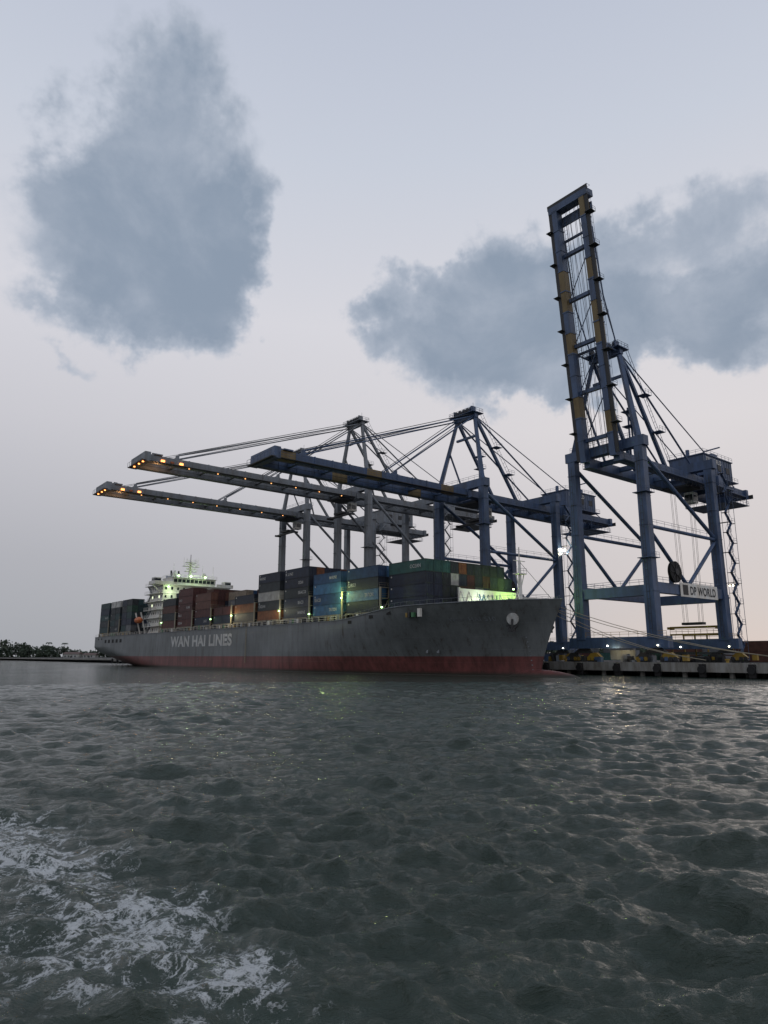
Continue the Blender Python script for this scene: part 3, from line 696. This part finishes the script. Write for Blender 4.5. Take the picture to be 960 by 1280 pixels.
for i in range(150):
    lam=math.exp(wr.uniform(math.log(.15),math.log(3.6))); k=2*math.pi/lam
    th=wr.normal(math.radians(200),.50+.25*(lam<.6)); 
    am=.0082*lam*(1.0 if lam<1.2 else (1.2/lam)**.4)*wr.uniform(.4,1.4); ph=wr.uniform(0,6.28); dx,dy=math.sin(th),math.cos(th)
    f=np.clip(lam/(2.4*sp)-1,0,1)*patch; p=k*(X0*dx+Y0*dy)+ph+1.1*np.sin(X0*.55+i*1.7)*np.cos(Y0*.31+i)
    Z+=am*f*np.cos(p); X-=am*f*.65*dx*np.sin(p); Y-=am*f*.65*dy*np.sin(p)
# wake foam patches
ax,ay,bx_,by_=-1.2,8.4,-13,19.5
tt=((X0-ax)*(bx_-ax)+(Y0-ay)*(by_-ay))/((bx_-ax)**2+(by_-ay)**2); tc_=np.clip(tt,0,1)
dd=np.hypot(X0-(ax+tc_*(bx_-ax)),Y0-(ay+tc_*(by_-ay)))
wid=1.2+2.6*tc_
def g(cx,cy,r): return np.exp(-((X0-cx)**2+(Y0-cy)**2)/r**2)
foam=np.clip(1-dd/wid,0,1)**.7*np.clip(.31-tc_*.05,0,1)+.44*g(-3.6,12.2,.9)+.28*g(-3.2,10.9,.6)+.50*g(-1.75,9.8,.45)+.26*g(-6.5,14.5,1.5)+.26*g(-9,17,1.8)+.18*g(-4.6,9.8,1.6)
foam=np.clip(foam,0,1)
Z+=.05*foam*np.sin(X0*5+Y0*3)*np.cos(Y0*4.1-X0*2)+.06*foam
co=np.stack([X,Y,Z],-1).reshape(-1,3)
ii=np.arange(nr-1)[:,None]*na; jj=np.arange(na)[None,:]; j2=(jj+1)%na
F=np.stack([ii+jj,ii+j2,ii+na+j2,ii+na+jj],-1).reshape(-1,4)[:, ::-1]
me=bpy.data.meshes.new('water'); me.vertices.add(len(co)+1); me.vertices.foreach_set('co',np.concatenate([co.ravel(),[0,0,0]]))
C=np.stack([np.full(na,len(co)),np.arange(na),(np.arange(na)+1)%na],-1)[:, ::-1]
nl=F.size+C.size; me.loops.add(nl); me.loops.foreach_set('vertex_index',np.concatenate([F.ravel(),C.ravel()]).astype(np.int32))
nf=len(F)+len(C); me.polygons.add(nf); st=np.concatenate([np.arange(len(F))*4,len(F)*4+np.arange(len(C))*3]).astype(np.int32); me.polygons.foreach_set('loop_start',st)
me.polygons.foreach_set('use_smooth',[True]*nf)
me.update(calc_edges=True); me.validate()
at=me.attributes.new('foam','FLOAT','POINT'); at.data.foreach_set('value',np.concatenate([foam.ravel(),[0]]).astype(np.float32))
wo=bpy.data.objects.new('water',me); S.collection.objects.link(wo)
m=bpy.data.materials.new('sea_water'); nt,N,L=nodes(m); b=N['Principled BSDF']; out=N['Material Output']
b.inputs['Roughness'].default_value=.07; b.inputs['IOR'].default_value=1.333
tc=N.new('ShaderNodeTexCoord')
def noise(sc,det,ro=.55,dist=0,vec=None):
    n=N.new('ShaderNodeTexNoise'); n.inputs['Scale'].default_value=sc; n.inputs['Detail'].default_value=det; n.inputs['Roughness'].default_value=ro; n.inputs['Distortion'].default_value=dist; L.new(vec or tc.outputs['Object'],n.inputs['Vector']); return n
big=noise(.05,3); mr=N.new('ShaderNodeMapRange'); mr.inputs[1].default_value=.35; mr.inputs[2].default_value=.65; mr.inputs[3].default_value=.55; mr.inputs[4].default_value=1.0; L.new(big.outputs['Fac'],mr.inputs[0])
mpw=N.new('ShaderNodeMapping'); mpw.inputs['Rotation'].default_value=(0,0,math.radians(-18)); mpw.inputs['Scale'].default_value=(.62,1.15,1); L.new(tc.outputs['Object'],mpw.inputs[0])
n1=noise(1.8,7,.66,.45,mpw.outputs[0]); b1=N.new('ShaderNodeBump'); b1.inputs['Distance'].default_value=.35; L.new(mr.outputs[0],b1.inputs['Strength']); L.new(n1.outputs['Fac'],b1.inputs['Height'])
L.new(b1.outputs[0],b.inputs['Normal'])
fa=N.new('ShaderNodeAttribute'); fa.attribute_name='foam'
vo=N.new('ShaderNodeTexVoronoi'); vo.feature='DISTANCE_TO_EDGE'; vo.inputs['Scale'].default_value=4.2
nd=noise(2.2,5,.65); vm=N.new('ShaderNodeVectorMath'); vm.operation='MULTIPLY_ADD'; vm.inputs[1].default_value=(1.1,1.1,1.1); L.new(nd.outputs['Color'],vm.inputs[0]); L.new(tc.outputs['Object'],vm.inputs[2]); L.new(vm.outputs[0],vo.inputs['Vector'])
iv=N.new('ShaderNodeMapRange'); iv.inputs[1].default_value=0; iv.inputs[2].default_value=.2; iv.inputs[3].default_value=1; iv.inputs[4].default_value=0; L.new(vo.outputs['Distance'],iv.inputs[0])
n3=noise(1.9,9,.74,.8)
def math_(op,a,b_,c=None):
    q=N.new('ShaderNodeMath'); q.operation=op
    for i,v in enumerate((a,b_,c)):
        if v is None: continue
        if isinstance(v,(int,float)): q.inputs[i].default_value=v
        else: L.new(v,q.inputs[i])
    return q.outputs[0]
v=math_('MULTIPLY_ADD',n3.outputs['Fac'],3.3,-1.90); v=math_('MULTIPLY_ADD',iv.outputs[0],.36,v); v=math_('MULTIPLY_ADD',fa.outputs['Fac'],1.05,v)
gate=N.new('ShaderNodeMapRange'); gate.inputs[1].default_value=.04; gate.inputs[2].default_value=.3; L.new(fa.outputs['Fac'],gate.inputs[0])
fm=N.new('ShaderNodeMapRange'); fm.inputs[1].default_value=.3; fm.inputs[2].default_value=.62; fm.inputs[4].default_value=.97; L.new(v,fm.inputs[0]); fm2=math_('MULTIPLY',fm.outputs[0],gate.outputs[0])
mxc=N.new('ShaderNodeMix'); mxc.data_type='RGBA'; mxc.inputs[6].default_value=(.032,.048,.037,1); mxc.inputs[7].default_value=(.065,.09,.075,1); L.new(math_('MULTIPLY',fa.outputs['Fac'],.8),mxc.inputs[0]); L.new(mxc.outputs[2],b.inputs['Base Color'])
df=N.new('ShaderNodeBsdfDiffuse'); df.inputs['Color'].default_value=(.74,.77,.77,1); bf=N.new('ShaderNodeBump'); bf.inputs['Distance'].default_value=.06; L.new(v,bf.inputs['Height']); L.new(bf.outputs[0],df.inputs['Normal'])
ms=N.new('ShaderNodeMixShader'); L.new(fm2,ms.inputs[0]); L.new(b.outputs[0],ms.inputs[1]); L.new(df.outputs[0],ms.inputs[2]); L.new(ms.outputs[0],out.inputs['Surface'])
me.materials.append(m)

# ------------------------------------------------------------ SKY
W=bpy.data.worlds.new('sky'); S.world=W; W.use_nodes=True; nt=W.node_tree; N=nt.nodes; L=nt.links; bg=N['Background']
try: W.cycles.sampling_method='MANUAL'; W.cycles.sample_map_resolution=256
except Exception: pass
tc=N.new('ShaderNodeTexCoord'); nrm=N.new('ShaderNodeVectorMath'); nrm.operation='NORMALIZE'; L.new(tc.outputs['Generated'],nrm.inputs[0])
sx=N.new('ShaderNodeSeparateXYZ'); L.new(nrm.outputs[0],sx.inputs[0])
az=math_('MULTIPLY',math_('ARCTAN2',sx.outputs[0],sx.outputs[1]),57.2958); el=math_('MULTIPLY',math_('ARCSINE',sx.outputs[2],None),57.2958)
def vmr(v,a,b_,c=0.,d=1.,sm_=True):
    q=N.new('ShaderNodeMapRange'); q.interpolation_type='SMOOTHSTEP' if sm_ else 'LINEAR'
    for i,x_ in enumerate((a,b_,c,d)): q.inputs[i+1].default_value=x_
    L.new(v,q.inputs[0]); return q.outputs[0]
def wn(sc,det,ro,vec,dist=0.):
    n=N.new('ShaderNodeTexNoise'); n.inputs['Scale'].default_value=sc; n.inputs['Detail'].default_value=det; n.inputs['Roughness'].default_value=ro; n.inputs['Distortion'].default_value=dist; L.new(vec,n.inputs['Vector']); return n
cv=N.new('ShaderNodeCombineXYZ'); L.new(az,cv.inputs[0]); L.new(el,cv.inputs[1])
wd=wn(9,5,.6,nrm.outputs[0]); wv=N.new('ShaderNodeVectorMath'); wv.operation='SUBTRACT'; wv.inputs[1].default_value=(.5,.5,.5); L.new(wd.outputs['Color'],wv.inputs[0])
wm=N.new('ShaderNodeVectorMath'); wm.operation='MULTIPLY_ADD'; wm.inputs[1].default_value=(15,11,0); L.new(wv.outputs[0],wm.inputs[0]); L.new(cv.outputs[0],wm.inputs[2])
blobs=[(-20.0,42.2,5.5,3.6,1.0),(-26.5,36.0,5.5,3.8,.7),(-19.0,36.2,8.5,4.5,.95),(-24.5,30,11.5,5.4,.95),(-15.2,31.4,6.8,4.6,.85),(-20,27.0,8.5,3.0,.6),(-26,21.8,4,1.0,.6),
(19.3,38.8,3,1.8,.55),(27,33.5,7,2.8,.75),(15.5,31.6,7,3.2,.85),(28,27,12,5.4,1.0),(9.0,28.8,7.5,4.2,.9),(1.0,26.6,6.5,3.2,.9),(10.5,22.8,9.5,3.0,.85),(3.6,31.4,3.4,1.8,.55),(20.2,24.4,11,3.6,.95),(65,30,18,8,1.),(-64,34,20,9,1.),
(-6.5,30,4.6,7,-.75)]
acc=None
for a0,e0,ra,re,wt in blobs:
    s_=N.new('ShaderNodeVectorMath'); s_.operation='SUBTRACT'; s_.inputs[1].default_value=(a0,e0,0); L.new(wm.outputs[0],s_.inputs[0])
    q=N.new('ShaderNodeVectorMath'); q.operation='MULTIPLY'; q.inputs[1].default_value=(1/ra,1/re,0); L.new(s_.outputs[0],q.inputs[0])
    l=N.new('ShaderNodeVectorMath'); l.operation='LENGTH'; L.new(q.outputs[0],l.inputs[0])
    g_=vmr(l.outputs['Value'],1.7,.0,0.,wt)
    acc=g_ if acc is None else math_('ADD',acc,g_)
acc=math_('MINIMUM',acc,1.15)
n4=wn(6.5,8,.6,nrm.outputs[0],.25)
den=math_('ADD',acc,math_('MULTIPLY_ADD',n4.outputs['Fac'],1.7,-.85))
cl=vmr(den,.30,.80)
core=vmr(den,.45,1.35)
def ramp(fac,stops):
    r=N.new('ShaderNodeValToRGB'); e=r.color_ramp.elements
    e[0].position,e[0].color=stops[0][0],(*stops[0][1],1); e[1].position,e[1].color=stops[-1][0],(*stops[-1][1],1)
    for p,c in stops[1:-1]: x=e.new(p); x.color=(*c,1)
    L.new(fac,r.inputs[0]); return r.outputs[0]
e01=math_('DIVIDE',el,60.)
gl=ramp(e01,[(0,(.375,.39,.425)),(.12,(.445,.45,.49)),(.3,(.605,.60,.645)),(.45,(.69,.69,.745)),(.65,(.59,.63,.72)),(1,(.43,.48,.61))])
gr=ramp(e01,[(0,(.54,.52,.54)),(.12,(.61,.58,.60)),(.3,(.72,.69,.71)),(.45,(.71,.70,.74)),(.65,(.59,.63,.72)),(1,(.43,.48,.61))])
azf=vmr(az,-32,22)
def mix(f,a,b_):
    q=N.new('ShaderNodeMix'); q.data_type='RGBA'
    if isinstance(f,float): q.inputs[0].default_value=f
    else: L.new(f,q.inputs[0])
    for i,v in((6,a),(7,b_)):
        if isinstance(v,tuple): q.inputs[i].default_value=(*v,1)
        else: L.new(v,q.inputs[i])
    return q.outputs[2]
clear=mix(azf,gl,gr)
ccol=mix(core,(.45,.50,.59),(.25,.315,.41))
veil=mix(math_('MULTIPLY',cl,.95),clear,ccol)
sky=N.new('ShaderNodeTexSky'); sky.sky_type='NISHITA'; sky.sun_disc=False; sky.sun_elevation=math.radians(7); sky.sun_rotation=math.radians(28)
sk=N.new('ShaderNodeVectorMath'); sk.operation='SCALE'; sk.inputs['Scale'].default_value=.06; L.new(sky.outputs[0],sk.inputs[0])
fin=mix(.97,sk.outputs[0],veil)
L.new(fin,bg.inputs['Color']); bg.inputs['Strength'].default_value=1.0
sun=bpy.data.lights.new('sun','SUN'); sun.energy=.12; sun.angle=math.radians(25); sun.color=(1,.88,.78); so=bpy.data.objects.new('sun',sun); S.collection.objects.link(so)
d=Vector((math.sin(math.radians(28))*math.cos(.12),math.cos(math.radians(28))*math.cos(.12),math.sin(.12))); so.rotation_euler=d.to_track_quat('Z','Y').to_euler(); so.location=d*300

cam=bpy.data.cameras.new('camera'); cam.sensor_fit='VERTICAL'; cam.sensor_height=36; cam.lens=24; cam.clip_end=20000; cam.clip_start=.1
co_=bpy.data.objects.new('camera',cam); S.collection.objects.link(co_); co_.location=(0,0,4); co_.rotation_euler=(math.radians(90+11.9),0,0); S.camera=co_
